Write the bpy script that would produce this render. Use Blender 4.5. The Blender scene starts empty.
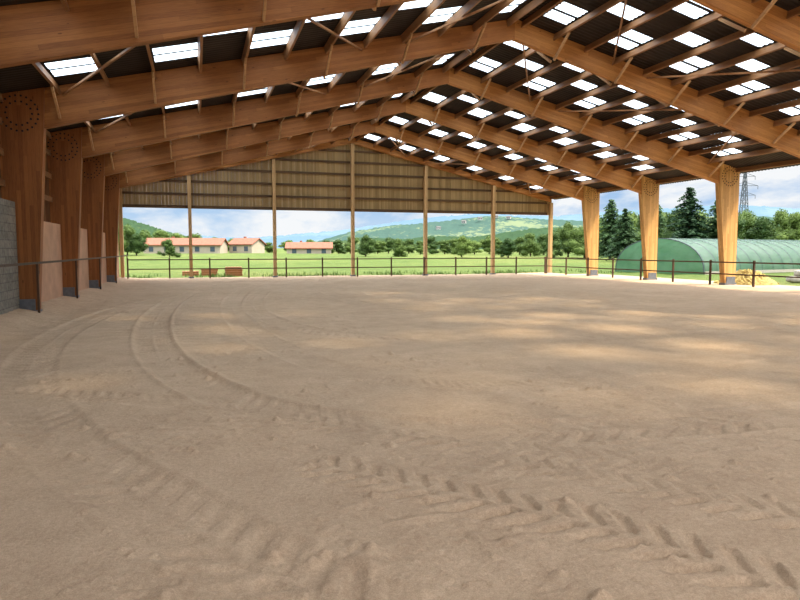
import bpy, bmesh, math, random
import numpy as np
from mathutils import Vector, Matrix

random.seed(7)
rng = np.random.default_rng(7)
scene = bpy.context.scene
col = scene.collection
try:
    scene.view_settings.view_transform = 'Standard'
    scene.view_settings.look = 'None'
    scene.view_settings.exposure = 0.36
except Exception:
    pass

YAW = math.radians(17.65)
SY, CY = math.sin(YAW), math.cos(YAW)
RX = 9.47          # ridge x
HS = {-1: 14.15, 1: 14.4}
CB = {-1: .80, 1: .60}
APEX = 8.85
SL = 0.235
FRAMES = [39.7, 34.3, 28.95, 23.6, 18.2, 12.8, 7.4, 2.0, -3.4]
XL, XR = RX - HS[-1], RX + HS[1]

def P(t, z):
    """ground position for a bearing (tangent) and distance along view axis"""
    xc = t * z
    return (xc * CY + z * SY, -xc * SY + z * CY)

# ------------------------------------------------------------ node helpers
def new_mat(name, rough=0.8, spec=0.3):
    m = bpy.data.materials.new(name)
    m.use_nodes = True
    nt = m.node_tree
    b = nt.nodes['Principled BSDF']
    b.inputs['Roughness'].default_value = rough
    b.inputs['Specular IOR Level'].default_value = spec
    return m, nt, b

def N(nt, typ, **kw):
    n = nt.nodes.new(typ)
    for k, v in kw.items():
        setattr(n, k, v)
    return n

def L(nt, a, b):
    nt.links.new(a, b)

def ramp(nt, fac, stops):
    r = N(nt, 'ShaderNodeValToRGB')
    el = r.color_ramp.elements
    while len(el) < len(stops):
        el.new(0.5)
    for e, (p, c) in zip(el, stops):
        e.position = p
        e.color = (*c, 1)
    L(nt, fac, r.inputs[0])
    return r.outputs[0]

def mixc(nt, fac, a, b, mode='MIX'):
    m = N(nt, 'ShaderNodeMix', data_type='RGBA', blend_type=mode)
    for sock, v in ((m.inputs[0], fac), (m.inputs[6], a), (m.inputs[7], b)):
        if hasattr(v, 'default_value') or hasattr(v, 'is_linked'):
            L(nt, v, sock)
        elif isinstance(v, (int, float)):
            sock.default_value = v
        else:
            sock.default_value = (*v, 1)
    return m.outputs[2]

def mth(nt, op, a, b=None, clamp=False):
    m = N(nt, 'ShaderNodeMath', operation=op)
    m.use_clamp = clamp
    for i, v in enumerate((a, b)):
        if v is None:
            continue
        if isinstance(v, (int, float)):
            m.inputs[i].default_value = v
        else:
            L(nt, v, m.inputs[i])
    return m.outputs[0]

def noise(nt, vec, scale, detail=4, rough=0.55, dist=0.0):
    n = N(nt, 'ShaderNodeTexNoise')
    n.inputs['Scale'].default_value = scale
    n.inputs['Detail'].default_value = detail
    n.inputs['Roughness'].default_value = rough
    n.inputs['Distortion'].default_value = dist
    if vec is not None:
        L(nt, vec, n.inputs['Vector'])
    return n.outputs[0]

def mapping(nt, vec, scale=(1, 1, 1), rot=(0, 0, 0)):
    m = N(nt, 'ShaderNodeMapping')
    m.inputs['Scale'].default_value = scale
    m.inputs['Rotation'].default_value = rot
    L(nt, vec, m.inputs['Vector'])
    return m.outputs[0]

def bump(nt, b, h, strength=0.4, dist=0.02):
    bp = N(nt, 'ShaderNodeBump')
    bp.inputs['Strength'].default_value = strength
    bp.inputs['Distance'].default_value = dist
    L(nt, h, bp.inputs['Height'])
    L(nt, bp.outputs[0], b.inputs['Normal'])

def simple(name, c, rough=0.8, var=0.25, scale=6.0, metallic=0.0, bmp=0.15):
    m, nt, b = new_mat(name, rough)
    tc = N(nt, 'ShaderNodeTexCoord').outputs['Object']
    n = noise(nt, tc, scale)
    lo = tuple(x * (1 - var) for x in c)
    hi = tuple(min(1, x * (1 + var)) for x in c)
    L(nt, ramp(nt, n, [(0.3, lo), (0.7, hi)]), b.inputs['Base Color'])
    b.inputs['Metallic'].default_value = metallic
    if bmp:
        bump(nt, b, noise(nt, tc, scale * 6), bmp, 0.01)
    return m

def wood(name, dark, light, pitch=0.09, rough=0.6, line=0.75, var=1.0):
    """UV.x along the grain, UV.y across"""
    m, nt, b = new_mat(name, rough, 0.25)
    uv = N(nt, 'ShaderNodeUVMap').outputs[0]
    sep = N(nt, 'ShaderNodeSeparateXYZ')
    L(nt, uv, sep.inputs[0])
    v = mth(nt, 'DIVIDE', sep.outputs[1], pitch)
    fl = mth(nt, 'FLOOR', v)
    fr = mth(nt, 'FRACT', v)
    seg = mth(nt, 'FLOOR', mth(nt, 'ADD', mth(nt, 'DIVIDE', sep.outputs[0], 3.3), mth(nt, 'MULTIPLY', fl, 0.37)))
    wn = N(nt, 'ShaderNodeTexWhiteNoise', noise_dimensions='2D')
    cmb = N(nt, 'ShaderNodeCombineXYZ')
    L(nt, fl, cmb.inputs[0]); L(nt, seg, cmb.inputs[1])
    L(nt, cmb.outputs[0], wn.inputs['Vector'])
    gr = noise(nt, mapping(nt, uv, (1.2, 22, 1)), 3.0, 5, 0.6, 0.6)
    big = noise(nt, mapping(nt, uv, (0.5, 1.2, 1)), 1.2, 3)
    f = mth(nt, 'ADD', mth(nt, 'MULTIPLY', gr, 0.55), mth(nt, 'MULTIPLY', wn.outputs[0], 0.25 * var))
    f = mth(nt, 'ADD', f, mth(nt, 'MULTIPLY', big, 0.25))
    c = ramp(nt, f, [(0.25, dark), (0.8, light)])
    ln = mth(nt, 'LESS_THAN', fr, 0.08)
    c = mixc(nt, mth(nt, 'MULTIPLY', ln, 1 - line), c, tuple(x * 0.35 for x in dark))
    vo = N(nt, 'ShaderNodeTexVoronoi')
    vo.inputs['Scale'].default_value = 1.0
    L(nt, mapping(nt, uv, (1.6, 5, 1)), vo.inputs['Vector'])
    kn = mth(nt, 'LESS_THAN', vo.outputs['Distance'], 0.07)
    c = mixc(nt, mth(nt, 'MULTIPLY', kn, 0.6), c, tuple(x * 0.4 for x in dark))
    L(nt, c, b.inputs['Base Color'])
    bump(nt, b, gr, 0.15, 0.01)
    return m

M = {}
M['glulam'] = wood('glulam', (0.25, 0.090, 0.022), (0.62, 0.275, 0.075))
M['glulam_left'] = wood('glulam_shaded_rafter', (0.18, 0.060, 0.016), (0.48, 0.19, 0.052))  # left rafters: same glulam, shade put into the darker colour
M['glulam_shaded'] = wood('glulam_shaded_side', (0.165, 0.053, 0.015), (0.42, 0.155, 0.045))  # left columns: glulam colour darkened to stand for the shaded side
M['glulam_lit'] = wood('glulam_lit', (0.38, 0.18, 0.052), (0.82, 0.47, 0.165))  # right columns: glulam colour paled to stand for sunlight
M['post_wood'] = wood('post_wood', (0.36, 0.20, 0.08), (0.70, 0.45, 0.21))
M['purlin'] = wood('purlin_wood', (0.17, 0.070, 0.027), (0.40, 0.195, 0.08), pitch=0.14)
M['rail_wood'] = wood('rail_wood', (0.06, 0.032, 0.015), (0.16, 0.09, 0.04), pitch=0.14)
M['brace'] = wood('brace_wood', (0.32, 0.17, 0.07), (0.62, 0.36, 0.17), pitch=0.2)
M['fence'] = wood('fence_wood', (0.05, 0.026, 0.014), (0.13, 0.072, 0.038), pitch=0.2)
M['bolt'] = simple('dark_bolt', (0.025, 0.018, 0.014), 0.5, 0.1, 10, 0.3, 0)
M['pallet'] = wood('pallet_wood', (0.20, 0.075, 0.03), (0.36, 0.16, 0.075), pitch=0.12)
M['steel'] = simple('steel', (0.20, 0.21, 0.23), 0.45, 0.15, 10, 0.6)
M['galv'] = simple('galvanised', (0.075, 0.085, 0.095), 0.6, 0.1, 4, 0.2)
M['plaster'] = simple('plaster', (0.60, 0.35, 0.22), 0.9, 0.12, 2)
M['housewall'] = simple('house_wall', (0.36, 0.30, 0.23), 0.9, 0.08, 1)
M['tile'] = simple('roof_tile', (0.24, 0.085, 0.052), 0.9, 0.3, 3)
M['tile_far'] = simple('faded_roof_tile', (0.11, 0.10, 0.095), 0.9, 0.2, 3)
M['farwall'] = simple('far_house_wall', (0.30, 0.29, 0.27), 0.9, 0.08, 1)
M['glass'] = simple('dark_window', (0.06, 0.08, 0.10), 0.2, 0.1, 3)
M['straw'] = simple('straw', (0.38, 0.27, 0.09), 0.95, 0.5, 9, 0, 1.0)
M['sack'] = simple('pale_sack', (0.30, 0.27, 0.22), 0.8, 0.15, 6)
M['bark'] = simple('bark', (0.08, 0.05, 0.03), 0.95, 0.3, 8)

def board_mat(name, dark, light, axis=0, pitch=0.2, trans=0.1):
    m, nt, b = new_mat(name, 0.8, 0.15)
    tc = N(nt, 'ShaderNodeTexCoord').outputs['Object']
    sep = N(nt, 'ShaderNodeSeparateXYZ'); L(nt, tc, sep.inputs[0])
    fl = mth(nt, 'FLOOR', mth(nt, 'DIVIDE', sep.outputs[axis], pitch))
    wn = N(nt, 'ShaderNodeTexWhiteNoise', noise_dimensions='1D')
    L(nt, fl, wn.inputs['W'])
    g = noise(nt, mapping(nt, tc, (8, 8, 0.5)), 2, 5)
    f = mth(nt, 'ADD', mth(nt, 'MULTIPLY', wn.outputs[0], 0.45), mth(nt, 'MULTIPLY', g, 0.55))
    c = ramp(nt, f, [(0.1, dark), (0.9, light)])
    L(nt, c, b.inputs['Base Color'])
    bump(nt, b, g, 0.2, 0.01)
    tr = N(nt, 'ShaderNodeBsdfTranslucent')
    L(nt, mixc(nt, 0.5, c, (0.66, 0.46, 0.19)), tr.inputs[0])
    mx = N(nt, 'ShaderNodeMixShader'); mx.inputs[0].default_value = trans
    L(nt, b.outputs[0], mx.inputs[1]); L(nt, tr.outputs[0], mx.inputs[2])
    L(nt, mx.outputs[0], nt.nodes['Material Output'].inputs[0])
    return m
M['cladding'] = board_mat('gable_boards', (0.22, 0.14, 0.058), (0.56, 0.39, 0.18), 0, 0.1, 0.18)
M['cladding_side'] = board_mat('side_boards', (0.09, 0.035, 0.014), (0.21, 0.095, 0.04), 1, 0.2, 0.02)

# concrete block wall
m, nt, b = new_mat('concrete_block', 0.95, 0.1)
tc = N(nt, 'ShaderNodeTexCoord').outputs['Object']
sp = N(nt, 'ShaderNodeSeparateXYZ'); L(nt, tc, sp.inputs[0])
cb = N(nt, 'ShaderNodeCombineXYZ'); L(nt, sp.outputs[1], cb.inputs[0]); L(nt, sp.outputs[2], cb.inputs[1])
br = N(nt, 'ShaderNodeTexBrick')
L(nt, cb.outputs[0], br.inputs['Vector'])
br.inputs['Scale'].default_value = 1.0
br.inputs['Brick Width'].default_value = 0.5
br.inputs['Row Height'].default_value = 0.2
br.inputs['Mortar Size'].default_value = 0.012
br.inputs['Color1'].default_value = (0.18, 0.16, 0.13, 1)
br.inputs['Color2'].default_value = (0.28, 0.25, 0.20, 1)
br.inputs['Mortar'].default_value = (0.10, 0.09, 0.08, 1)
n = noise(nt, tc, 12)
L(nt, mixc(nt, 0.4, br.outputs[0], ramp(nt, n, [(0.3, (0.10, 0.09, 0.08)), (0.7, (0.38, 0.34, 0.28))])), b.inputs['Base Color'])
bump(nt, b, n, 0.4, 0.02)
M['block'] = m

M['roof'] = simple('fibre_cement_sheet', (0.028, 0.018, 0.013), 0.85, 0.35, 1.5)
# translucent sheet, clearness shaped by position to throw sun patches on the sand
m, nt, b = new_mat('translucent_sheet', 0.5)
tc = N(nt, 'ShaderNodeTexCoord').outputs['Object']
tr = N(nt, 'ShaderNodeBsdfTranslucent')
L(nt, ramp(nt, noise(nt, tc, 1.2), [(0.3, (0.55, 0.70, 0.86)), (0.7, (0.74, 0.86, 0.98))]), tr.inputs[0])
tp = N(nt, 'ShaderNodeBsdfTransparent'); tp.inputs[0].default_value = (1, 0.96, 0.84, 1)
mx = N(nt, 'ShaderNodeMixShader')
sp = N(nt, 'ShaderNodeSeparateXYZ'); L(nt, tc, sp.inputs[0])
bx = mth(nt, 'MULTIPLY', mth(nt, 'ABSOLUTE', mth(nt, 'SUBTRACT', sp.outputs[0], 12.0)), -0.022)
by = mth(nt, 'MULTIPLY', mth(nt, 'ABSOLUTE', mth(nt, 'SUBTRACT', sp.outputs[1], 7.5)), -0.016)
fc_ = mth(nt, 'ADD', mth(nt, 'ADD', mth(nt, 'ADD', noise(nt, tc, 0.3, 2), bx), by), 0.15)
L(nt, ramp(nt, fc_, [(0.42, (0.03, 0.03, 0.03)), (0.64, (0.62, 0.62, 0.62))]), mx.inputs[0])
L(nt, tr.outputs[0], mx.inputs[1]); L(nt, tp.outputs[0], mx.inputs[2])
L(nt, mx.outputs[0], nt.nodes['Material Output'].inputs[0])
M['skylight'] = m

# sand
m, nt, b = new_mat('arena_sand', 0.95, 0.12)
tc = N(nt, 'ShaderNodeTexCoord').outputs['Object']
big = noise(nt, tc, 0.35, 5, 0.6, 0.4)
mid = noise(nt, tc, 2.6, 6, 0.65)
fine = noise(nt, tc, 30, 5, 0.7)
grit = noise(nt, tc, 140, 3, 0.7)
c = ramp(nt, big, [(0.3, (0.46, 0.285, 0.165)), (0.5, (0.58, 0.370, 0.222)), (0.72, (0.74, 0.495, 0.310))])
c = mixc(nt, 0.4, c, ramp(nt, mid, [(0.35, (0.38, 0.238, 0.140)), (0.65, (0.75, 0.515, 0.330))]))
c = mixc(nt, 0.32, c, ramp(nt, fine, [(0.3, (0.30, 0.187, 0.112)), (0.7, (0.82, 0.585, 0.385))]))
c = mixc(nt, 0.22, c, ramp(nt, grit, [(0.35, (0.21, 0.132, 0.08)), (0.65, (0.90, 0.68, 0.47))]))
L(nt, c, b.inputs['Base Color'])
h = mth(nt, 'ADD', mth(nt, 'MULTIPLY', fine, 0.8), mth(nt, 'MULTIPLY', noise(nt, tc, 9, 5, 0.7), 1.2))
bump(nt, b, h, 0.5, 0.03)
M['sand'] = m

# grass field
m, nt, b = new_mat('meadow', 0.95, 0.1)
tc = N(nt, 'ShaderNodeTexCoord').outputs['Object']
a1 = noise(nt, tc, 0.03, 6, 0.65); a2 = noise(nt, tc, 0.6, 6, 0.7)
c = ramp(nt, a1, [(0.32, (0.055, 0.090, 0.022)), (0.5, (0.10, 0.140, 0.034)), (0.66, (0.20, 0.19, 0.06))])
c = mixc(nt, 0.5, c, ramp(nt, a2, [(0.3, (0.04, 0.070, 0.015)), (0.6, (0.125, 0.160, 0.038)), (0.75, (0.30, 0.26, 0.10))]))
L(nt, c, b.inputs['Base Color'])
bump(nt, b, noise(nt, tc, 3, 6, 0.75), 1.0, 0.25)
M['grass'] = m
M['gravel'] = simple('pale_gravel', (0.31, 0.25, 0.17), 0.95, 0.2, 1.5, 0, 0.5)

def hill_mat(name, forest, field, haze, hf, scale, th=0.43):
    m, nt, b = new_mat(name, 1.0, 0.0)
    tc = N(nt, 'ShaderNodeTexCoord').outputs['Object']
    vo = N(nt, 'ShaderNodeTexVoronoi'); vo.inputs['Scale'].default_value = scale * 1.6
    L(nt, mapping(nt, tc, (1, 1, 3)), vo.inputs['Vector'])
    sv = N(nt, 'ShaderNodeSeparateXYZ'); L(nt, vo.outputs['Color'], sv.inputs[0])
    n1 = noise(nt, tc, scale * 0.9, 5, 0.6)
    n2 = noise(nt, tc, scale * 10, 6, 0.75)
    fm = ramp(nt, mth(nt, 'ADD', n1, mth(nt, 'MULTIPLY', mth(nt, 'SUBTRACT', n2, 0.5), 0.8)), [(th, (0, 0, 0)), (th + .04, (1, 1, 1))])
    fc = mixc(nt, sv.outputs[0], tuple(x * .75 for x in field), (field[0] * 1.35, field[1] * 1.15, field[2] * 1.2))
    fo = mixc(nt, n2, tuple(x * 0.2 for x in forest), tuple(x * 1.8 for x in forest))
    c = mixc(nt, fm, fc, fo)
    c = mixc(nt, hf, c, haze)  # aerial haze blended into the hill colour
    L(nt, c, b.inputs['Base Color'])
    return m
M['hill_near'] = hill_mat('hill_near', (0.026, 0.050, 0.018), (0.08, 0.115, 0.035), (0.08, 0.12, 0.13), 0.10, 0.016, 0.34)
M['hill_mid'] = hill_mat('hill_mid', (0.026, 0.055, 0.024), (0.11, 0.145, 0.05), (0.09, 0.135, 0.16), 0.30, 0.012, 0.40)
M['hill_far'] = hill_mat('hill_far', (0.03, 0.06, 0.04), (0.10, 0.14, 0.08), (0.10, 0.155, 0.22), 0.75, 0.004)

def leaf_mat(name, lo, hi):
    m, nt, b = new_mat(name, 0.7, 0.2)
    oi = N(nt, 'ShaderNodeObjectInfo').outputs['Random']
    tc = N(nt, 'ShaderNodeTexCoord').outputs['Object']
    n = noise(nt, tc, 1.3, 4)
    f = mth(nt, 'ADD', mth(nt, 'MULTIPLY', oi, 0.5), mth(nt, 'MULTIPLY', n, 0.5))
    c = ramp(nt, f, [(0.2, lo), (0.75, hi)])
    L(nt, c, b.inputs['Base Color'])
    tr = N(nt, 'ShaderNodeBsdfTranslucent'); L(nt, c, tr.inputs[0])
    mx = N(nt, 'ShaderNodeMixShader'); mx.inputs[0].default_value = 0.25
    L(nt, b.outputs[0], mx.inputs[1]); L(nt, tr.outputs[0], mx.inputs[2])
    L(nt, mx.outputs[0], nt.nodes['Material Output'].inputs[0])
    return m
M['leaf'] = leaf_mat('leaf', (0.026, 0.060, 0.014), (0.14, 0.20, 0.045))
M['needle'] = leaf_mat('needle', (0.014, 0.040, 0.018), (0.065, 0.12, 0.042))

# polytunnel film
m, nt, b = new_mat('green_film', 0.25, 0.6)
tc = N(nt, 'ShaderNodeTexCoord').outputs['Object']
sp = N(nt, 'ShaderNodeSeparateXYZ'); L(nt, tc, sp.inputs[0])
n = noise(nt, tc, 0.8, 4)
c = ramp(nt, n, [(0.3, (0.060, 0.125, 0.075)), (0.7, (0.14, 0.20, 0.14))])
rib = mth(nt, 'LESS_THAN', mth(nt, 'FRACT', mth(nt, 'DIVIDE', sp.outputs[0], 1.478)), 0.10)
c = mixc(nt, mth(nt, 'MULTIPLY', rib, 0.75), c, (0.015, 0.05, 0.03))
L(nt, c, b.inputs['Base Color'])
bump(nt, b, n, 0.6, 0.25)
tr = N(nt, 'ShaderNodeBsdfTranslucent'); tr.inputs[0].default_value = (0.20, 0.36, 0.23, 1)
mx = N(nt, 'ShaderNodeMixShader'); mx.inputs[0].default_value = 0.4
tp = N(nt, 'ShaderNodeBsdfTransparent'); tp.inputs[0].default_value = (0.6, 0.85, 0.68, 1)
mx2 = N(nt, 'ShaderNodeMixShader'); mx2.inputs[0].default_value = 0.25
L(nt, b.outputs[0], mx.inputs[1]); L(nt, tr.outputs[0], mx.inputs[2])
L(nt, mx.outputs[0], mx2.inputs[1]); L(nt, tp.outputs[0], mx2.inputs[2])
L(nt, mx2.outputs[0], nt.nodes['Material Output'].inputs[0])
M['film'] = m

# ------------------------------------------------------------ mesh helpers
def mk(name, verts, faces, mat, parent=None, u=(1, 0, 0), v=(0, 0, 1), smooth=False, loc=None):
    me = bpy.data.meshes.new(name)
    me.from_pydata([tuple(p) for p in verts], [], faces)
    me.update()
    if mat:
        me.materials.append(mat)
    uvl = me.uv_layers.new(name='UVMap')
    U = Vector(u).normalized(); V = Vector(v).normalized(); W = U.cross(V)
    co = np.array([tuple(p) for p in verts], dtype=float)
    li = np.empty(len(me.loops), dtype=np.int32)
    me.loops.foreach_get('vertex_index', li)
    uu = co @ np.array(U); vv = co @ np.array(V) + co @ np.array(W)
    arr = np.stack([uu[li], vv[li]], 1).ravel().astype(np.float32)
    uvl.data.foreach_set('uv', arr)
    if smooth:
        me.polygons.foreach_set('use_smooth', [True] * len(me.polygons))
    ob = bpy.data.objects.new(name, me)
    col.objects.link(ob)
    if parent:
        ob.parent = parent
    if loc:
        ob.location = loc
    return ob

class MB:
    def __init__(s):
        s.v = []; s.f = []
    def box(s, c, d):
        n = len(s.v)
        for i in (-.5, .5):
            for j in (-.5, .5):
                for k in (-.5, .5):
                    s.v.append((c[0] + i * d[0], c[1] + j * d[1], c[2] + k * d[2]))
        for f in ((0, 1, 3, 2), (4, 6, 7, 5), (0, 4, 5, 1), (2, 3, 7, 6), (0, 2, 6, 4), (1, 5, 7, 3)):
            s.f.append(tuple(n + q for q in f))
        return s
    def prism(s, poly, y0, y1):
        n = len(s.v); k = len(poly)
        for y in (y0, y1):
            for p in poly:
                s.v.append((p[0], y, p[1]))
        s.f.append(tuple(n + i for i in range(k)))
        s.f.append(tuple(n + k + i for i in reversed(range(k))))
        for i in range(k):
            j = (i + 1) % k
            s.f.append((n + i, n + k + i, n + k + j, n + j))
        return s
    def strut(s, a, b, w, h=None, up=(0, 0, 1)):
        h = h or w
        a = Vector(a); b = Vector(b)
        d = (b - a).normalized(); upv = Vector(up)
        if abs(d.dot(upv)) > 0.98:
            upv = Vector((1, 0, 0))
        r = d.cross(upv).normalized(); t = r.cross(d).normalized()
        n = len(s.v)
        for p in (a, b):
            for i, j in ((-1, -1), (1, -1), (1, 1), (-1, 1)):
                s.v.append(tuple(p + r * i * w / 2 + t * j * h / 2))
        for f in ((3, 2, 1, 0), (4, 5, 6, 7), (0, 1, 5, 4), (1, 2, 6, 5), (2, 3, 7, 6), (3, 0, 4, 7)):
            s.f.append(tuple(n + q for q in f))
        return s
    def cyl(s, a, b, r0, r1, n=8):
        a = Vector(a); b = Vector(b); d = (b - a).normalized()
        up = Vector((0, 0, 1)) if abs(d.z) < .9 else Vector((1, 0, 0))
        r = d.cross(up).normalized(); t = r.cross(d)
        k = len(s.v)
        for p, rr in ((a, r0), (b, r1)):
            for i in range(n):
                an = 2 * math.pi * i / n
                s.v.append(tuple(p + (r * math.cos(an) + t * math.sin(an)) * rr))
        for i in range(n):
            j = (i + 1) % n
            s.f.append((k + i, k + j, k + n + j, k + n + i))
        s.f.append(tuple(k + i for i in reversed(range(n))))
        s.f.append(tuple(k + n + i for i in range(n)))
        return s
    def obj(s, name, mat, parent=None, **kw):
        return mk(name, s.v, s.f, mat, parent, **kw)

def empty(name, loc, label, cat, group=None, rot=0):
    e = bpy.data.objects.new(name, None)
    e.empty_display_size = 0.3
    e.location = loc
    e.rotation_euler[2] = rot
    col.objects.link(e)
    e['label'] = label; e['category'] = cat
    if group: e['group'] = group
    return e

def tag(o, label, cat, group=None, kind=None):
    o['label'] = label; o['category'] = cat
    if group: o['group'] = group
    if kind: o['kind'] = kind
    return o

def struct(o, label=None):
    o['kind'] = 'structure'
    if label: o['label'] = label
    return o

def copytree(root, kids, loc, rotz=0.0, scale=None):
    r = root.copy(); col.objects.link(r)
    r.location = loc
    r.rotation_euler[2] = rotz
    if scale: r.scale = scale
    for k in kids:
        c = k.copy(); col.objects.link(c)
        c.parent = r
    return r

def zr(d):
    return APEX - SL * abs(d)

# ------------------------------------------------------------ floor (sand)
def steps(segs):
    out = [segs[0][0]]
    for a, b_, s0, s1 in segs:
        x = a
        while x < b_ - 1e-6:
            f = (x - a) / (b_ - a)
            x += s0 + (s1 - s0) * f
            out.append(min(x, b_))
    return np.array(out)
xs = steps([(XL + .02, -2.2, 0.06, 0.03), (-2.2, 5.0, 0.020, 0.020), (5.0, XR, 0.035, 0.10)])
ys = steps([(-8.0, 1.4, 0.3, 0.08), (1.4, 6.5, 0.018, 0.024), (6.5, 16, 0.03, 0.065), (16, 40.6, 0.065, 0.14)])
GX, GY = np.meshgrid(xs, ys, indexing='ij')

def vnoise(x, y, s, seed):
    r = np.random.default_rng(seed)
    g = r.random((256, 256))
    fx = x / s + 1000; fy = y / s + 1000
    ix = np.floor(fx).astype(int); iy = np.floor(fy).astype(int)
    tx = fx - ix; ty = fy - iy
    tx = tx * tx * (3 - 2 * tx); ty = ty * ty * (3 - 2 * ty)
    a = g[ix % 256, iy % 256]; b_ = g[(ix + 1) % 256, iy % 256]
    c_ = g[ix % 256, (iy + 1) % 256]; d_ = g[(ix + 1) % 256, (iy + 1) % 256]
    return (a * (1 - tx) + b_ * tx) * (1 - ty) + (c_ * (1 - tx) + d_ * tx) * ty - 0.5

H = 0.04 * vnoise(GX, GY, 2.6, 1) + 0.022 * vnoise(GX, GY, 0.8, 2) + 0.010 * vnoise(GX, GY, 0.28, 3)
cl = vnoise(GX, GY, 0.10, 4); patch = np.clip(vnoise(GX, GY, 1.5, 5) * 3 - 0.0, 0, 1)
H += 0.055 * np.clip(cl - 0.10, 0, 1) * patch + 0.010 * vnoise(GX, GY, 0.06, 6) * (0.3 + patch)
H += 0.012 * np.sin((GX * 0.35 + GY) * 2 * math.pi / 0.36 + 4 * vnoise(GX, GY, 2, 9)) * np.clip(vnoise(GX, GY, 3.5, 8) * 3 + .2, 0, 1)

def catmull(pts, step=0.04):
    out = []
    P_ = [Vector(p) for p in pts]
    P_ = [P_[0] * 2 - P_[1]] + P_ + [P_[-1] * 2 - P_[-2]]
    for i in range(1, len(P_) - 2):
        p0, p1, p2, p3 = P_[i - 1:i + 3]
        n = max(2, int((p2 - p1).length / step))
        for k in range(n):
            t = k / n
            out.append(0.5 * ((2 * p1) + (p2 - p0) * t + (2 * p0 - 5 * p1 + 4 * p2 - p3) * t * t + (3 * p1 - p0 - 3 * p2 + p3) * t ** 3))
    return out

def track(pts, width, depth, lug, pitch, offset=0.0, fmin=0.1, sh=0.7, duty=0.0, seed=77, soft=0.012):
    global H
    pl = catmull([(a, b_, 0) for a, b_ in pts])
    best = np.full(H.shape, 9.0); S = np.zeros(H.shape); Dd = np.zeros(H.shape)
    s = 0.0
    R = width * 0.5 + 0.16
    for i in range(len(pl) - 1):
        t = (pl[i + 1] - pl[i]); ln = t.length
        if ln < 1e-6: continue
        t = t / ln
        nx, ny = -t.y, t.x
        px, py = pl[i].x + nx * offset, pl[i].y + ny * offset
        i0, i1 = np.searchsorted(xs, (px - R, px + R)); j0, j1 = np.searchsorted(ys, (py - R, py + R))
        if i1 > i0 and j1 > j0:
            dx = GX[i0:i1, j0:j1] - px; dy = GY[i0:i1, j0:j1] - py
            d2 = np.hypot(dx, dy)
            bb = best[i0:i1, j0:j1]
            mk_ = d2 < bb
            bb[mk_] = d2[mk_]
            S[i0:i1, j0:j1][mk_] = (s + dx * t.x + dy * t.y)[mk_]
            Dd[i0:i1, j0:j1][mk_] = (dx * nx + dy * ny)[mk_]
        s += ln
    w = width / 2
    inside = 1 / (1 + np.exp(np.clip((np.abs(Dd) - w) / soft, -40, 40)))
    inside *= (best < R)
    shoulder = np.exp(-((np.abs(Dd) - w - 0.05) / 0.04) ** 2) * (best < R)
    ph = (S + np.abs(Dd) * 0.75 + (Dd > 0) * pitch * 0.5) / pitch
    l = np.clip((np.sin(ph * 2 * math.pi) - duty) * 5.0, -1, 1)
    l = np.where(np.abs(Dd) < 0.03, 1, l)
    fade = np.clip(0.6 + 1.8 * vnoise(GX, GY, 0.6, seed), fmin, 1)
    f2 = np.clip(0.85 + 1.0 * vnoise(GX, GY, 1.8, seed + 1), 0.35, 1)
    H = H * (1 - 0.6 * inside * f2) + (-depth * inside * f2 + depth * sh * shoulder * f2 + lug * l * inside * fade)

arc = [(3.2, 37), (0.9, 31.5), (-.55, 24), (-1.0, 17.7), (-.75, 11.8), (.1, 7.8), (1.5, 5.9), (3.6, 5.0), (7, 5.0), (16, 7.0)]
track(arc, 0.64, 0.030, 0.010, 0.26, 0, .1, .7, 0, 77, .025)
track(arc, 0.58, 0.018, 0.007, 0.26, 1.9, .1, .5, 0, 77, .03)
arc2 = [(6, 38), (2.4, 32), (-1.6, 22), (-2.6, 15), (-2.3, 10), (-1.3, 6.4), (-.2, 4.2), (.7, 2.6), (1.6, 1.2)]
track(arc2, 0.64, 0.024, 0.008, 0.26, 0, .05, .5, 0, 77, .03)
track([(23, 14), (14, 11.0), (7.5, 10.2), (3, 12), (1.5, 17), (2.5, 26), (6, 36)], 0.55, 0.012, 0.008, 0.26)
track([(22, 22), (14, 17), (8, 15.5), (5, 18), (5, 27)], 0.55, 0.012, 0.007, 0.26)
track([(-3.4, 9.4), (-1.2, 7.9), (.48, 6.65), (1.4, 5.7), (2.2, 4.92), (3.4, 4.1)], 0.45, 0.004, 0.012, 0.20, 0, .1, .3, -.1)
# chevron tread low across the near right
track([(1.05, 4.55), (1.70, 3.81), (2.05, 3.42), (2.33, 3.05), (2.67, 2.39), (2.9, 1.7)], 0.50, 0.006, 0.026, 0.20, 0, .5, .3, -.3)
track([(2.5, 4.2), (3.0, 3.6), (3.5, 2.9), (3.9, 2.1)], 0.44, 0.004, 0.018, 0.20, 0, .25, .3, -.3, 55)
for k in range(2400):
    cx = rng.uniform(-3, 6.5); cy = 1.5 + 9 * rng.random() ** 1.3
    if vnoise(np.array([cx]), np.array([cy]), 1.5, 5)[0] < .0 and rng.random() < .7: continue
    r = rng.uniform(0.009, 0.022) * (2.0 if rng.random() < .09 else 1)
    hh = r * rng.uniform(0.6, 1.2)
    i0, i1 = np.searchsorted(xs, (cx - 3 * r, cx + 3 * r)); j0, j1 = np.searchsorted(ys, (cy - 3 * r, cy + 3 * r))
    d2 = (GX[i0:i1, j0:j1] - cx) ** 2 + (GY[i0:i1, j0:j1] - cy) ** 2
    H[i0:i1, j0:j1] += hh * np.exp(-(d2 / (r * r)) ** 1.5)
bank = np.clip((-3.2 - GX) / 1.3, 0, 1); bank = bank * bank * (3 - 2 * bank)
H += bank * (0.10 + 0.12 * np.clip((30 - GY) / 10, 0, 1)) + 0.06 * np.clip((GX - 21.5) / 2, 0, 1) + 0.09
H = np.clip(H, 0.0, 1)
nx_, ny_ = GX.shape
co = np.stack([GX, GY, H], -1).reshape(-1, 3).astype(np.float32)
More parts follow.
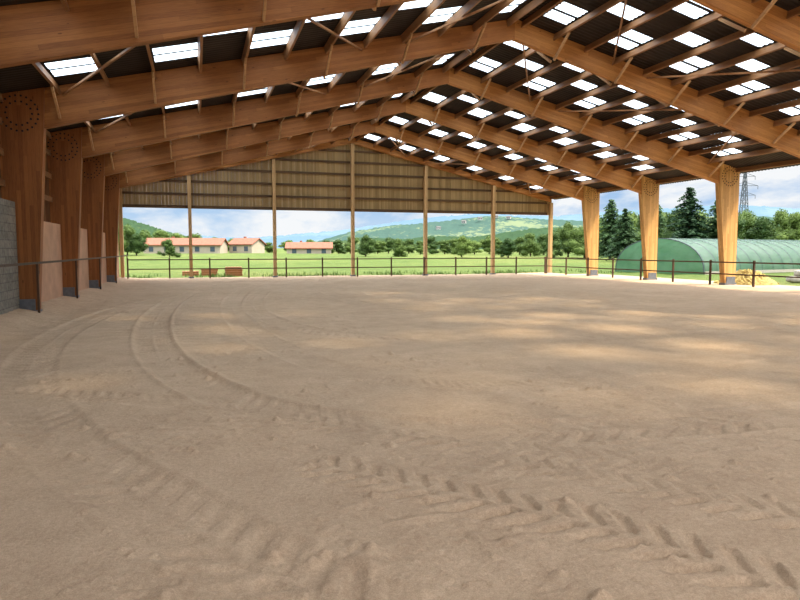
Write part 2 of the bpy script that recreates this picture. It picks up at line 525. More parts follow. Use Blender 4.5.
ii, jj = np.meshgrid(np.arange(nx_ - 1), np.arange(ny_ - 1), indexing='ij')
q = (ii * ny_ + jj).ravel()
quads = np.stack([q, q + ny_, q + ny_ + 1, q + 1], 1).astype(np.int32)
me = bpy.data.meshes.new('floor')
me.vertices.add(len(co)); me.vertices.foreach_set('co', co.ravel())
me.loops.add(quads.size); me.loops.foreach_set('vertex_index', quads.ravel())
me.polygons.add(len(quads))
me.polygons.foreach_set('loop_start', np.arange(0, quads.size, 4, dtype=np.int32))
me.polygons.foreach_set('use_smooth', np.ones(len(quads), dtype=bool))
me.update(calc_edges=True); me.validate()
me.materials.append(M['sand'])
fl = bpy.data.objects.new('floor', me); col.objects.link(fl)
struct(fl, 'brown riding arena sand with tractor tyre tracks')

mb = MB(); mb.v = [(-9, -12, -0.02), (28, -12, -0.02), (28.5, 41.2, -0.02), (-9, 42.2, -0.02)]; mb.f = [(0, 1, 2, 3)]
g = mb.obj('ground', M['gravel']); struct(g, 'pale gravel apron around the arena')

def ground_z(r):
    t = min(1, max(0, (r - 60) / 90)); t = t * t * (3 - 2 * t)
    return -0.06 + 0.95 * t + 0.004 * max(0, r - 150) * (0.3 + 0.7 * t)
V = []; F = []
NA, NR = 160, 90
gr_ = random.Random(4)
for i in range(NA + 1):
    an = math.radians(-75 + 165 * i / NA)
    for j in range(NR + 1):
        r = 0.5 + 900 * (j / NR) ** 2.2
        t = min(1, max(0, (r - 60) / 90)); t = t * t * (3 - 2 * t)
        z = ground_z(r) + 0.15 * math.sin(r * .05 + an * 9) * t + gr_.uniform(-.05, .05) * (1 if r > 48 else 0)
        V.append((r * math.sin(an), r * math.cos(an), z))
for i in range(NA):
    for j in range(NR):
        a = i * (NR + 1) + j
        F.append((a, a + 1, a + NR + 2, a + NR + 1))
g = mk('ground', V, F, M['grass'], smooth=True); struct(g, 'green meadow with yellow flowering patches')

r = np.random.default_rng(5)
V = []; F = []
for k in range(3500):
    x = r.uniform(-8, 34); y = 42.6 + 6 * r.random() ** 2
    if vnoise(np.array([x]), np.array([y]), 1.6, 12)[0] < .0: continue
    hgt = r.uniform(.04, .20); a = r.uniform(0, 3.14); w_ = .03
    dx, dy = math.cos(a) * w_, math.sin(a) * w_
    lx, ly = r.normal(0, .06, 2)
    n = len(V)
    V += [(x - dx, y - dy, -.06), (x + dx, y + dy, -.06), (x + lx + dx * .3, y + ly + dy * .3, hgt), (x + lx - dx * .3, y + ly - dy * .3, hgt)]
    F.append((n, n + 1, n + 2, n + 3))
o = mk('meadow_grass', V, F, M['leaf']); tag(o, 'short rough grass along the meadow edge', 'grass', None, 'stuff')

# ------------------------------------------------------------ hills
def hill(name, label, mat, prof, dist, depth, amp, seed, base=0):
    V = []; F = []
    NA, NR = 260, 26
    ts = [p[0] for p in prof]; hs = [p[1] for p in prof]
    r_ = random.Random(seed)
    phs = [r_.uniform(0, 6.28) for _ in range(8)]
    for i in range(NA + 1):
        t = ts[0] + (ts[-1] - ts[0]) * i / NA
        e = np.interp(t, ts, hs)
        x, y = P(t, 1.0)
        for j in range(NR + 1):
            f = j / NR
            z = dist + depth * (f - 0.6)
            prof_ = math.sin(min(1, f / 0.6) * math.pi / 2) ** 1.3 if f <= 0.6 else math.cos((f - .6) / .4 * math.pi / 2)
            top = 1.7 + e * dist
            nn = sum(math.sin(t * (9 + 7 * k) + phs[k] + f * (3 + k)) / (k + 1.5) for k in range(5)) * amp
            nn += amp * .6 * r_.uniform(-1, 1)
            V.append((x * z, y * z, base + top * prof_ + nn * prof_ - (0 if prof_ > 0.02 else 8)))
    for i in range(NA):
        for j in range(NR):
            a = i * (NR + 1) + j
            F.append((a, a + 1, a + NR + 2, a + NR + 1))
    o = mk(name, V, F, mat, smooth=True)
    tag(o, label, 'hill')
    return o
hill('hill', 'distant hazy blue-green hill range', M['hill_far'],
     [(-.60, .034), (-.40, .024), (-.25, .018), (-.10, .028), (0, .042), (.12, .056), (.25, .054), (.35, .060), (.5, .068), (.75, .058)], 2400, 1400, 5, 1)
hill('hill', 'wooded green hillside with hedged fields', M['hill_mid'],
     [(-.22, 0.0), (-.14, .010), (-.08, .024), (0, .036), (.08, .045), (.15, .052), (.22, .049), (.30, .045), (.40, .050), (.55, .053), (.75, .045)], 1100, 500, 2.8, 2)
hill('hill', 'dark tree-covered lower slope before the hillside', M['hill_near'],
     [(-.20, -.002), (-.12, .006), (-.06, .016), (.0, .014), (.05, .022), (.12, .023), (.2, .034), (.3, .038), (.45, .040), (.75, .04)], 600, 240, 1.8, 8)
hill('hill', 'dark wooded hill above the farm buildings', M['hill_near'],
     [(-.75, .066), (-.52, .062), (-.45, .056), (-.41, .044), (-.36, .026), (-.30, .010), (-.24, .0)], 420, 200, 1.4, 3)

# ------------------------------------------------------------ portal frames
f0 = empty('portal_frame', (RX, FRAMES[1], 0), 'orange glulam portal frame with tapered columns and sloping rafters', 'portal frame', 'glulam portal frames of the arena roof')
kids = []
for s in (-1, 1):
    h_ = HS[s]
    poly = [(0, APEX), (s * (h_ - .1), zr(h_ - .1)), (s * (h_ - .1), 4.92), (s * (h_ - 1.1), 4.80), (0, 8.24)]
    if s < 0: poly = poly[::-1]
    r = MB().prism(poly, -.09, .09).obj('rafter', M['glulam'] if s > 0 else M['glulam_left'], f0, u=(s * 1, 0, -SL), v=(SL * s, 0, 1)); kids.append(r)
    poly = [(s * h_, 0.2), (s * h_, zr(h_) - .01), (s * (h_ - 1.15), zr(h_ - 1.15) - .01), (s * (h_ - 1.10), 4.76), (s * (h_ - CB[s]), 0.2)]
    if s < 0: poly = poly[::-1]
    c = MB().prism(poly, -.15, .15).obj('column', M['glulam_lit'] if s > 0 else M['glulam_shaded'], f0, u=(0, 0, 1), v=(1, 0, 0)); kids.append(c)
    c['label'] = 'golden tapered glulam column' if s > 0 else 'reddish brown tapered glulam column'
    xx = s * (h_ - CB[s] / 2)
    mb = MB().box((xx, 0, .12), (CB[s] + .06, .36, .24)).box((xx, .17, .35), (CB[s] - .1, .02, .35)).box((xx, -.17, .35), (CB[s] - .1, .02, .35))
    kids.append(mb.obj('base_plate', M['steel'], f0))
    mb = MB()
    for rr, cnt in ((.43, 22), (.29, 14)):
        for k in range(cnt):
            a = 2 * math.pi * k / cnt
            x = s * (h_ - .57) + rr * math.cos(a); z = 5.12 + rr * math.sin(a)
            mb.cyl((x, -.165, z), (x, .165, z), .027, .027, 6)
    kids.append(mb.obj('dowel_ring', M['bolt'], f0))
STEP = 1.13
PURL = [0.25 + STEP * k for k in range(12)]
bm_ = {}
for dy in (-1, 1):
    bm_[dy] = MB().strut((0, dy * .10, -.58), (0, dy * .95, 0), .055, .08)
for s in (-1, 1):
    for d in PURL[1:12:2]:
        for dy in (-1, 1):
            b0 = bm_[dy].obj('knee_brace', M['brace'], f0, u=(0, dy * .8, .6), v=(0, -.6, .8))
            b0.location = (s * d, 0, zr(d) - .22)
            kids.append(b0)
for y in FRAMES[2:]:
    copytree(f0, kids, (RX, y, 0))

for bay in range(len(FRAMES) - 1):
    y0, y1 = FRAMES[bay + 1] + .1, FRAMES[bay] - .1
    for s in (-1, 1):
        for d in PURL + [HS[s] - .2]:
            mb = MB().strut((0, -(y1 - y0) / 2, 0), (0, (y1 - y0) / 2, 0), .065, .20, up=(s * SL, 0, 1))
            o = mb.obj('purlin', M['purlin'], u=(0, 1, 0), v=(0, 0, 1))
            o.location = (RX + s * d, (y0 + y1) / 2, zr(d) - .11)
            tag(o, 'brown timber purlin between two glulam rafters', 'purlin', 'timber purlins under the roof sheets')
for bay in (0, 3, 4):
    for s in (-1, 1):
        for k in (0, 4, 8):
            d0, d1 = PURL[k] + .1, PURL[min(k + 3, 11)] - .1
            y0, y1 = FRAMES[bay + 1] + .12, FRAMES[bay] - .12
            if k % 8: y0, y1 = y1, y0
            mb = MB().strut((RX + s * d0, y0, zr(d0) - .25), (RX + s * d1, y1, zr(d1) - .25), .05, .05)
            o = mb.obj('wind_brace', M['purlin'], u=(1, 1, 0), v=(0, 0, 1))
            tag(o, 'brown diagonal timber wind brace under the purlins', 'roof brace', 'diagonal roof braces')

# ------------------------------------------------------------ roof sheets
PER = 0.177
NY = int(44.5 / PER * 6)
YS = [-4.2 + 44.5 * i / NY for i in range(NY + 1)]
def zs_(d, y):
    return zr(d) + .02 + .011 * math.sin(2 * math.pi * y / PER)
strips = []
for y0 in FRAMES[1:-1]:
    for a, par in ((.62, 0), (1.26, 0), (2.40, 1), (3.42, 0), (4.06, 0)):
        i0 = min(range(NY + 1), key=lambda i: abs(YS[i] - y0 - a))
        strips.append((i0, i0 + int((0.52 if par == 0 else .66) / 44.5 * NY), par))
wn_ = 1
gaps = [(PURL[k] + .06, PURL[k + 1] - .06) for k in range(11)]
gaps[0] = (PURL[0] + .3, PURL[1] - .06)
for s in (-1, 1):
    ds = [0.0]
    for a, b_ in gaps: ds += [a, b_]
    ds.append(15.0)
    nd = len(ds)
    V = [(RX + s * d, y, zs_(d, y)) for y in YS for d in ds]
    F = []
    instrip = {}
    for a, b_, par in strips:
        for i in range(a, b_): instrip[i] = par
    for i in range(NY):
        for j in range(nd - 1):
            if i in instrip and j % 2 == 1 and ((j - 1) // 2) % 2 == instrip[i]: continue
            a = i * nd + j
            F.append((a, a + 1, a + nd + 1, a + nd) if s < 0 else (a, a + nd, a + nd + 1, a + 1))
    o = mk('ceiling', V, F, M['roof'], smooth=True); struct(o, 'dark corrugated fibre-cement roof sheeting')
    for a, b_, par in strips:
        for d0, d1 in gaps[par::2]:
            V = []; F = []
            for i in range(a, b_ + 1):
                V += [(RX + s * d0, YS[i], zs_(d0, YS[i])), (RX + s * d1, YS[i], zs_(d1, YS[i]))]
            for i in range(b_ - a):
                F.append((2 * i, 2 * i + 1, 2 * i + 3, 2 * i + 2))
            o = mk('window_%d' % wn_, V, F, M['skylight'], smooth=True); struct(o, 'translucent corrugated skylight panel'); wn_ += 1
o = MB().prism([(RX - .3, APEX - .02), (RX, APEX + .1), (RX + .3, APEX - .02), (RX, APEX + .05)], -4.2, 40.3).obj('trim_1', M['roof']); struct(o)

# ------------------------------------------------------------ far gable
YG = FRAMES[0]
mb = MB()
x = -14.4; w = .2
while x < 14.5:
    xa, xb = x + .0025, min(x + w - .0025, 14.5)
    off = .012 * (int(round(x / .2)) % 2)
    mb.prism([(RX + xa, 4.22), (RX + xb, 4.22), (RX + xb, zr(xb) - .04), (RX + xa, zr(xa) - .04)], YG + .24 + off, YG + .27 + off)
    x += w
o = mb.obj('wall_far', M['cladding']); struct(o, 'tan brown vertical timber board cladding of the open gable')
for i, (z, hgt) in enumerate(((4.30, .18), (5.05, .13), (5.8, .13), (6.55, .13), (7.3, .13), (8.0, .12))):
    dmax = min(14.1, (APEX - z - .35) / SL)
    o = MB().box((RX, YG + .19, z), (2 * dmax, .08, hgt)).obj('trim_%d' % (i + 2), M['rail_wood'], u=(1, 0, 0), v=(0, 0, 1)); struct(o, 'horizontal timber cladding rail')
for s in (-1, 1):
    poly = [(RX, APEX - .03), (RX + s * 14.3, zr(14.3) - .03), (RX + s * 14.3, zr(14.3) - .38), (RX, APEX - .38)]
    if s < 0: poly = poly[::-1]
    o = MB().prism(poly, YG - .06, YG + .14).obj('gable_rafter', M['glulam'], u=(s, 0, -SL), v=(0, 0, 1))
    tag(o, 'sloping orange glulam beam closing the gable', 'roof beam', 'gable beams')
for k in range(-3, 4):
    xx = k * 4.92
    if k == -3: xx = -13.6
    if k == 3: xx = 14.3
    top = zr(xx) - .40 - .03
    e = empty('gable_post', (RX + xx, YG, 0), 'tall slender tan timber post under the far gable', 'post', 'gable posts')
    MB().box((0, 0, (top + .15) / 2), (.19, .28, top - .15)).obj('shaft', M['post_wood'], e, u=(0, 0, 1), v=(1, 0, 0))
    MB().box((0, 0, .09), (.3, .36, .18)).obj('base_plate', M['steel'], e)

# ------------------------------------------------------------ left wall (infill between columns)
ti = 10
for b_ in range(len(FRAMES) - 1):
    y0, y1 = FRAMES[b_ + 1] + .17, FRAMES[b_] - .17
    near = FRAMES[b_] < 19
    hgt = 2.95 if near else 2.6
    o = MB().box((XL + .30, (y0 + y1) / 2, hgt / 2), (.2, y1 - y0, hgt)).obj('wall_left', M['block'] if near else M['plaster'])
    struct(o, 'grey concrete block wall between columns' if near else 'warm pinkish rendered low wall between the columns')
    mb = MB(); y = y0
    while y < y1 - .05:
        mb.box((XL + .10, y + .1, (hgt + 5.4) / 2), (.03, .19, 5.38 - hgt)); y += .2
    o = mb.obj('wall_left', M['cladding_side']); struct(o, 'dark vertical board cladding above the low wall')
    for z in (3.4, 4.15, 4.9):
        o = MB().box((XL + .17, (y0 + y1) / 2, z), (.08, y1 - y0, .16)).obj('trim_%d' % ti, M['purlin'], u=(0, 1, 0), v=(0, 0, 1)); struct(o); ti += 1

# ------------------------------------------------------------ fences
def fence(p0, p1, n, label, rails=(1.20, .66), pw=.085, ph=1.30, rh=.075):
    a = Vector((*p0, 0)); b_ = Vector((*p1, 0)); d = b_ - a
    e = empty('fence', a, label, 'fence', 'arena fences')
    for i in range(n + 1):
        q = d * (i / n)
        MB().box((q.x, q.y, ph / 2), (pw, pw, ph)).obj('post', M['fence'], e, u=(0, 0, 1), v=(1, 0, 0))
    for z in rails:
        MB().strut((0, 0, z), (d.x, d.y, z), .035, rh).obj('rail', M['fence'], e, u=d.normalized(), v=(0, 0, 1))
fence((XL + .88, 1.85), (XL + .88, 39.0), 7, 'slim dark wooden post and rail fence along the low wall', (1.44,), .05, 1.47, .055)
fence((XL + .88, 39.2), (XR - .78, 39.2), 12, 'dark wooden post and rail fence below the far gable', (1.20, .66), .08, 1.3, .06)
fence((XR - .78, -3), (XR - .78, 39.0), 17, 'dark wooden post and rail fence along the open side', (1.20, .66), .075, 1.3, .06)

# ------------------------------------------------------------ trees
def leaf_cloud(centers, radii, nleaf, size, seed):
    r = np.random.default_rng(seed)
    w = np.array(radii) ** 2; w = w / w.sum()
    idx = r.choice(len(radii), nleaf, p=w)
    dirs = r.normal(size=(nleaf, 3)); dirs /= np.linalg.norm(dirs, axis=1)[:, None]
    rad = np.array(radii)[idx] * (0.72 + 0.42 * r.random(nleaf))
    c = np.array(centers)[idx] + dirs * rad[:, None]
    nrm = dirs + r.normal(size=(nleaf, 3)) * 0.6; nrm /= np.linalg.norm(nrm, axis=1)[:, None]
    t = np.cross(nrm, r.normal(size=(nleaf, 3))); t /= np.linalg.norm(t, axis=1)[:, None]
    b_ = np.cross(nrm, t)
    s = size * (0.6 + 0.8 * r.random(nleaf))[:, None]
    return np.stack([c - t * s, c + b_ * s * .7, c + t * s, c - b_ * s * .7], 1).reshape(-1, 3)

def ico(c, r, seed):
    bm = bmesh.new(); bmesh.ops.create_icosphere(bm, subdivisions=2, radius=1)
    rr = random.Random(seed)
    vs = [tuple(Vector(c) + v.co * r * (0.8 + .25 * rr.random())) for v in bm.verts]
    fs = [tuple(v.index for v in f.verts) for f in bm.faces]
    bm.free()
    return vs, fs

def make_broadleaf(seed, loc, lean=0.0, sq=1.0):
    r = random.Random(seed)
    e = empty('tree', loc, 'leafy green broadleaf tree', 'tree', 'trees around the meadow')
    tr = MB().cyl((0, 0, -.2), (0, 0, 3.4), .24, .12)
    cs, rs = [], []
    for k in range(17):
        a = r.uniform(0, 6.28); h = r.uniform(.8, 7.9); m_ = sq * 2.8 * math.sin(min(1, max(.15, (9.0 - h) / 7.2)) * math.pi * .62)
        q = r.uniform(.35, 1.1) * m_
        cs.append((q * math.cos(a) + lean * h, q * math.sin(a), h)); rs.append(r.uniform(.7, 1.6))
        tr.cyl((0, 0, min(3.2, h * .5)), cs[-1], .08, .02, 5)
    cs.append((0, 0, 4.5)); rs.append(2.1); cs.append((r.uniform(-.6, .6) + lean * 7, 0, 7.4)); rs.append(1.3); cs.append((0, 0, 2.4)); rs.append(1.7)
    a = tr.obj('trunk', M['bark'], e)
    V, F = [], []
    for k, (c, rr) in enumerate(zip(cs, rs)):
        vs, fs = ico(c, rr * .78, seed * 50 + k)
        n = len(V); V += vs; F += [tuple(q + n for q in f) for f in fs]
    lv = leaf_cloud(cs, rs, 4200, .17, seed)
    n = len(V); V += [tuple(p) for p in lv]
    F += [(n + 4 * i, n + 4 * i + 1, n + 4 * i + 2, n + 4 * i + 3) for i in range(len(lv) // 4)]
    b_ = mk('foliage', V, F, M['leaf'], e)
    return e, [a, b_]

def make_conifer(seed, loc):
    r = random.Random(seed)
    e = empty('conifer_tree', loc, 'tall dark green conifer with drooping branches', 'tree', 'dark conifers beside the tunnel')
    a = MB().cyl((0, 0, -.2), (0, 0, 9.4), .2, .03).obj('trunk', M['bark'], e)
    V, F = [], []
    z = .6
    while z < 9.6:
        R = 2.6 * (1 - (z - .6) / 9.3) ** .75
        for k in range(8):
            an = r.uniform(0, 6.28); rr = R * r.uniform(.45, 1.4)
            dx, dy = math.cos(an), math.sin(an)
            m_ = max(3, int(rr / .12))
            for q in range(m_):
                f = (q + .5) / m_
                c = Vector((dx * rr * f, dy * rr * f, z + .25 * math.sin(f * 2.5) - .45 * f * f * rr * .5))
                w = .30 * (1 - f * .5) + .06
                px, py = -dy, dx
                n = len(V)
                j = [Vector((r.uniform(-.1, .1), r.uniform(-.1, .1), r.uniform(-.1, .1))) for _ in range(4)]
                V += [tuple(c + Vector((px * w, py * w, -.14)) + j[0]), tuple(c + Vector((dx * .14, dy * .14, .02)) + j[1]),
                      tuple(c + Vector((-px * w, -py * w, -.14)) + j[2]), tuple(c + Vector((-dx * .14, -dy * .14, .08)) + j[3])]
                F.append((n, n + 1, n + 2, n + 3))
        z += .26
    b_ = mk('foliage', V, F, M['needle'], e)
    return e, [a, b_]

def gpos(t, z):
    x, y = P(t, z); r = math.hypot(x, y)
    return (x, y, ground_z(r))
broad = [
 (-.462, 120, 6.8, 1.0), (-.445, 118, 5.6, 1.1), (-.428, 124, 6.0, 1.0), (-.414, 120, 4.2, 1.2), (-.362, 108, 2.9, 1.3), (-.48, 112, 6.5, 1.1),
 (-.40, 170, 5.8, 1.5), (-.35, 175, 5.6, 1.5), (-.375, 182, 6.2, 1.5), (-.32, 185, 5.2, 1.7), (-.29, 190, 4.6, 1.8), (-.262, 185, 4.2, 1.8),
 (-.235, 190, 3.0, 2.0), (-.205, 185, 3.0, 2.2), (-.175, 180, 3.4, 1.9), (-.14, 182, 3.6, 1.9), (-.115, 175, 3.6, 1.9),
 (-.097, 150, 3.2, 1.5), (-.078, 165, 4.2, 1.6), (-.054, 112, 4.0, 1.2), (-.035, 150, 3.2, 1.8), (-.018, 168, 4.2, 1.6), (-.002, 112, 3.3, 1.35), (.014, 160, 3.4, 2.0), (.032, 140, 2.8, 2.0),
 (.050, 155, 4.2, 1.5), (.070, 145, 3.0, 2.0), (.085, 160, 3.6, 1.8), (.097, 108, 3.8, 1.25), (.117, 140, 3.0, 2.0), (.140, 150, 4.3, 1.5), (.155, 135, 3.0, 1.9), (.170, 108, 3.1, 1.5),
 (.188, 135, 3.5, 1.8), (.205, 118, 4.4, 1.2), (.226, 130, 4.0, 1.6), (.242, 108, 4.2, 1.4), (.264, 112, 6.2, 1.0), (.29, 106, 5.4, 1.3), (.312, 124, 7.6, 1.1), (.338, 116, 7.0, 1.1),
 (.362, 110, 7.4, 1.1), (.384, 96, 7.0, 1.0), (.408, 112, 8.0, 1.1), (.424, 88, 6.4, 1.0), (.440, 116, 8.2, 1.0), (.470, 98, 7.4, 1.1),
 (.515, 94, 7.4, 1.05), (.540, 110, 8.0, 1.1), (.566, 94, 6.2, 1.25), (.598, 106, 7.4, 1.0), (.622, 92, 6.4, 1.2), (.652, 106, 7.8, 1.0), (.685, 94, 6.6, 1.2), (.725, 106, 7.2, 1.0)]
protos = []
for i in range(6):
    t, z, h, w = broad[i]
    e, k = make_broadleaf(11 + i, gpos(t, z), (-.06, .05, 0, .09, -.1, .03)[i], (1, .8, 1.15, .9, 1.25, .7)[i]); protos.append((e, k))
    s = h / 8.8; e.scale = (s * w, s * w, s)
for i, (t, z, h, w) in enumerate(broad[6:]):
    e, k = protos[(i * 5 + i // 3) % 6]; s = h / 8.8
    c = copytree(e, k, gpos(t, z), random.uniform(0, 6.28), (s * w, s * w, s))
    if h < 4.3: c['label'] = 'rounded green bush at the meadow edge'
cons = [(.452, 82, 9.4, 1.35), (.496, 82, 7.8, 1.35), (.330, 96, 8.8, 1.25), (.352, 86, 7.0, 1.35), (.400, 100, 8.8, 1.2)]
e, k = make_conifer(3, gpos(cons[0][0], cons[0][1])); s = cons[0][2] / 9.6; e.scale = (s * cons[0][3], s * cons[0][3], s)
for t, z, h, w in cons[1:]:
    s = h / 9.6
    copytree(e, k, gpos(t, z), random.uniform(0, 6), (s * w, s * w, s))

# ------------------------------------------------------------ houses
def house(t, z, L_, W_, hw, hr, rot, label, gz=None):
    x, y, g_ = gpos(t, z)
    tile = M['tile']; wl = M['housewall']
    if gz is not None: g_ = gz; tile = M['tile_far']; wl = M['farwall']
    e = empty('house', (x, y, g_), label, 'house', 'houses beyond the meadow', rot)
    MB().prism([(-W_ / 2, 0), (W_ / 2, 0), (W_ / 2, hw), (0, hr), (-W_ / 2, hw)], -L_ / 2, L_ / 2).obj('body', wl, e)
    o = .4
    k = (hr - hw) / (W_ / 2)
    for s in (-1, 1):
        poly = [(0, hr + .02), (s * (W_ / 2 + o), hw - k * o + .02), (s * (W_ / 2 + o), hw - k * o + .2), (0, hr + .2)]
        if s > 0: poly = poly[::-1]
        MB().prism(poly, -L_ / 2 - o, L_ / 2 + o).obj('roof', tile, e)
    n = max(2, int(L_ / 3))
    for i in range(n):
        for s in (-1, 1):
            MB().box((s * (W_ / 2 + .02), -L_ / 2 + (i + .5) * L_ / n, hw * .52), (.06, 1.0, 1.1)).obj('window', M['glass'], e)
    MB().box((W_ * .2, L_ * .2, hr + .1), (.5, .5, .9)).obj('chimney', tile, e)
ra = math.pi / 2 - YAW
house(-.335, 146, 17, 7, 2.0, 3.4, ra + .03, 'long cream farm building with a terracotta tiled roof')
house(-.240, 152, 6, 6, 2.2, 3.5, ra - .3, 'small cream house with a terracotta tiled roof')
house(-.142, 148, 10, 6, 1.3, 2.5, ra + .1, 'low bungalow with a red tiled roof beside bushes')
for t, zz, gz in ((.06, 950, 32), (.10, 970, 42), (.15, 1010, 52), (.17, 1000, 50), (.125, 990, 48)):
    house(t, zz, 6, 5, 3.5, 4.8, ra + random.uniform(-.6, .6), 'tiny pale village house on the hillside', gz)

# ------------------------------------------------------------ polytunnel
tx, ty = P(20.2 / 50, 50)
dirv = Vector((.85 * CY + .5 * SY, -.85 * SY + .5 * CY)).normalized()
rot = math.atan2(dirv.y, dirv.x)
e = empty('polytunnel', (tx, ty, -.05), 'long green plastic-covered polytunnel greenhouse', 'polytunnel', rot=rot)
Lt, Wt, Ht = 34, 8.2, 2.75
V, F = [], []
nA, nL = 20, 46
for i in range(nL + 1):
    for j in range(nA + 1):
        a = math.pi * j / nA
        sag = .975 if i % 2 else 1
        V.append((Lt * i / nL, -Wt / 2 * math.cos(a) * sag, Ht * (math.sin(a) ** .8) * sag))
for i in range(nL):
    for j in range(nA):
        a = i * (nA + 1) + j
        F.append((a, a + nA + 1, a + nA + 2, a + 1))
mk('film_cover', V, F, M['film'], e, smooth=True)
for xx in (0.0, Lt):
    V = [(xx, -Wt / 2 * math.cos(math.pi * j / nA), Ht * math.sin(math.pi * j / nA) ** .8) for j in range(nA + 1)]
    mk('end_panel', V, [tuple(range(nA + 1))], M['film'], e)
mb = MB()
for j in range(nA):
    p = []
    for q in (j, j + 1):
        a = math.pi * q / nA
        p.append((0, -Wt / 2 * .992 * math.cos(a), Ht * .992 * math.sin(a) ** .8))
    mb.strut(p[0], p[1], .06)
h0 = mb.obj('hoop', M['galv'], e)
for i in range(2, nL + 1, 2):
    c = h0.copy(); col.objects.link(c); c.parent = e; c.location = (Lt * i / nL, 0, 0)
MB().box((Lt / 2, -Wt / 2 - .05, .12), (Lt, .06, .24)).obj('base_board', M['sack'], e)

# ------------------------------------------------------------ pylon
px, py, pz = gpos(.537, 165)
e = empty('electricity_pylon', (px, py, pz), 'slim dark steel lattice electricity pylon above the trees', 'pylon', rot=-YAW)
mb = MB(); Hh = 20.5
def wd(z): return 1.1 * (1 - z / Hh) + .22
zs = [0, 3, 5.6, 8, 10.2, 12.2, 14, 15.6, 17, 18.6, Hh]
for a, b_ in zip(zs[:-1], zs[1:]):
    cs0 = [(i * wd(a), j * wd(a), a) for i, j in ((-1, -1), (1, -1), (1, 1), (-1, 1))]
    cs1 = [(i * wd(b_), j * wd(b_), b_) for i, j in ((-1, -1), (1, -1), (1, 1), (-1, 1))]
    for k in range(4):
        mb.strut(cs0[k], cs1[k], .13)
        mb.strut(cs0[k], cs1[(k + 1) % 4], .065); mb.strut(cs0[(k + 1) % 4], cs1[k], .065)
        mb.strut(cs1[k], cs1[(k + 1) % 4], .065)
mb.obj('lattice_mast', M['galv'], e)
for z, w_ in ((19.6, 2.6), (17.2, 3.4), (14.8, 2.8)):
    mb = MB()
    for s in (-1, 1):
        mb.strut((0, 0, z), (s * w_, 0, z), .11); mb.strut((0, 0, z + .9), (s * w_, 0, z), .08); mb.strut((s * w_, 0, z), (s * w_, 0, z - .9), .08)
    mb.obj('crossarm', M['galv'], e)

# ------------------------------------------------------------ small things
def pallet(x, y, z, rot, mat, label):
    e = empty('pallet', (x, y, z), label, 'pallet', 'stacked timber pallets', rot)
    mb = MB()
    for k in range(6): mb.box((-.5 + k * .2, 0, .14), (.13, 1.2, .03))
    mb.obj('deck', mat, e, u=(0, 1, 0), v=(1, 0, 0))
    mb = MB()
    for k in (-.5, 0, .5): mb.box((0, k, .08), (1.1, .12, .09)); mb.box((0, k, .02), (1.1, .12, .03))
    mb.obj('runner', mat, e)
for t, z, cnt in ((-.262, 45, 4), (-.33, 45.5, 2), (-.30, 46, 3)):
    x, y = P(t, z)
    for k in range(cnt):
        pallet(x, y, -.06 + k * .16, random.uniform(-.1, .1), M['pallet'], 'reddish timber pallet stacked on the grass')

def heap(x, y, rx, ry, h, rot, label, mat, nm, cat, seed):
    r = np.random.default_rng(seed)
    n, m_ = 44, 16
    V = [(0, 0, h)]; F = []
    ph = r.uniform(0, 6.28, 6)
    for j in range(1, m_ + 1):
        f = j / m_
        for i in range(n):
            a = 2 * math.pi * i / n
            k = 1 + .12 * math.sin(2 * a + ph[0]) + .09 * math.sin(3 * a + ph[1]) + .05 * math.sin(7 * a + ph[2])
            z = h * (1 - f ** 1.7) * (1 + .22 * math.sin(3 * a + ph[3] + 4 * f)) + r.normal() * .045
            V.append((rx * f * k * math.cos(a) + r.normal() * .02, ry * f * k * math.sin(a), max(-.02, z) if j < m_ else -.02))
    for i in range(n):
        F.append((0, 1 + i, 1 + (i + 1) % n))
    for j in range(m_ - 1):
        for i in range(n):
            a = 1 + j * n + i; b2 = 1 + j * n + (i + 1) % n
            F.append((a, a + n, b2 + n, b2))
    for k in range(900):
        a = r.uniform(0, 6.28); f = r.random() ** .6 * 1.08
        p = Vector((rx * f * math.cos(a), ry * f * math.sin(a), max(0, h * (1 - f ** 1.7)) + .02))
        d = Vector(r.normal(size=3)); d.z = abs(d.z) * .6; d = d.normalized() * r.uniform(.06, .16)
        w_ = Vector((r.normal(), r.normal(), 0)).normalized() * .008
        q0 = len(V)
        V += [tuple(p - w_), tuple(p + w_), tuple(p + d + w_), tuple(p + d - w_)]
        F.append((q0, q0 + 1, q0 + 2, q0 + 3))
    o = mk(nm, V, F, mat)
    o.location = (x, y, -.02); o.rotation_euler[2] = rot
    tag(o, label, cat, None, 'stuff')
x, y = P(.548, 33)
heap(x, y, 1.5, .9, .66, -YAW, 'loose heap of yellow straw beside the tunnel', M['straw'], 'straw_heap', 'straw heap', 1)

def sack(x, y, z, rot, label, mat, d):
    bm = bmesh.new(); bmesh.ops.create_cube(bm, size=1)
    bmesh.ops.subdivide_edges(bm, edges=bm.edges[:], cuts=4, use_grid_fill=True)
    for v in bm.verts:
        c = v.co.copy(); r4 = (abs(c.x * 2) ** 4 + abs(c.y * 2) ** 4 + abs(c.z * 2) ** 4) ** .25
        c = c / max(r4, 1e-4) * max(abs(c.x * 2), abs(c.y * 2), abs(c.z * 2))
        c += Vector((random.uniform(-1, 1), random.uniform(-1, 1), random.uniform(-1, 1))) * .03
        v.co = Vector((c.x * d[0], c.y * d[1], (c.z + .5) * d[2]))
    me = bpy.data.meshes.new('sack'); bm.to_mesh(me); bm.free()
    me.materials.append(mat)
    me.polygons.foreach_set('use_smooth', [True] * len(me.polygons))
    o = bpy.data.objects.new('sack', me); col.objects.link(o)
    o.location = (x, y, z); o.rotation_euler[2] = rot
    tag(o, label, 'sack', 'sacks beside the tunnel')
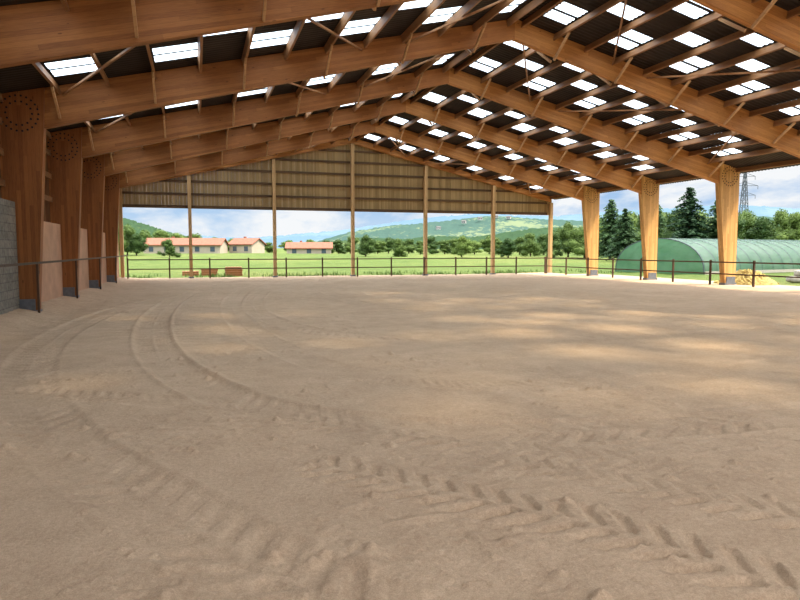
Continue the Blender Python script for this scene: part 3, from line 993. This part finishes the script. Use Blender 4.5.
x, y = P(.622, 35)
for dx, dz, lb in ((0, 0, 'lying on gravel'), (.85, 0, 'lying on gravel'), (.42, .33, 'stacked on top of two others')):
    sack(x + dx * CY, y - dx * SY, -.03 + dz, -YAW, 'pale filled sack ' + lb, M['sack'], (.78, .6, .36))

# ------------------------------------------------------------ light
w = bpy.data.worlds.new('World'); scene.world = w; w.use_nodes = True
nt = w.node_tree; bg = nt.nodes['Background']
tc = N(nt, 'ShaderNodeTexCoord').outputs['Generated']
sp = N(nt, 'ShaderNodeSeparateXYZ'); L(nt, tc, sp.inputs[0])
z = mth(nt, 'MAXIMUM', sp.outputs[2], 0.0)
base = ramp(nt, z, [(0.0, (0.68, 0.80, 0.92)), (0.05, (0.46, 0.64, 0.86)), (0.13, (0.25, 0.45, 0.78)), (0.4, (0.62, 0.70, 0.82))])
cn = noise(nt, mapping(nt, tc, (1, 1, 2.6)), 5.5, 8, 0.6, 0.3)
cf = ramp(nt, cn, [(0.40, (0, 0, 0)), (0.57, (1, 1, 1))])
c = mixc(nt, cf, base, (0.90, 0.92, 0.94))
L(nt, c, bg.inputs[0])
st = N(nt, 'ShaderNodeMapRange'); L(nt, z, st.inputs[0])
st.inputs[1].default_value = 0.14; st.inputs[2].default_value = 0.6; st.inputs[3].default_value = 0.80; st.inputs[4].default_value = 4.4
L(nt, st.outputs[0], bg.inputs[1])

sd = bpy.data.lights.new('sun', 'SUN'); sd.energy = 6.6; sd.angle = math.radians(8); sd.color = (1.0, 0.92, 0.74)
so = bpy.data.objects.new('sun', sd); col.objects.link(so)
so.rotation_euler = (-Vector((.5, -.35, 1.0))).to_track_quat('-Z', 'Y').to_euler()
so.location = (40, -30, 60)

cd = bpy.data.cameras.new('camera'); cd.sensor_width = 36; cd.lens = 635 / 800 * 36
cd.clip_end = 6000
co_ = bpy.data.objects.new('camera', cd); col.objects.link(co_)
co_.location = (0, 0, 1.76)
co_.rotation_euler = (math.radians(90 - 4.5), 0, -YAW)
scene.camera = co_
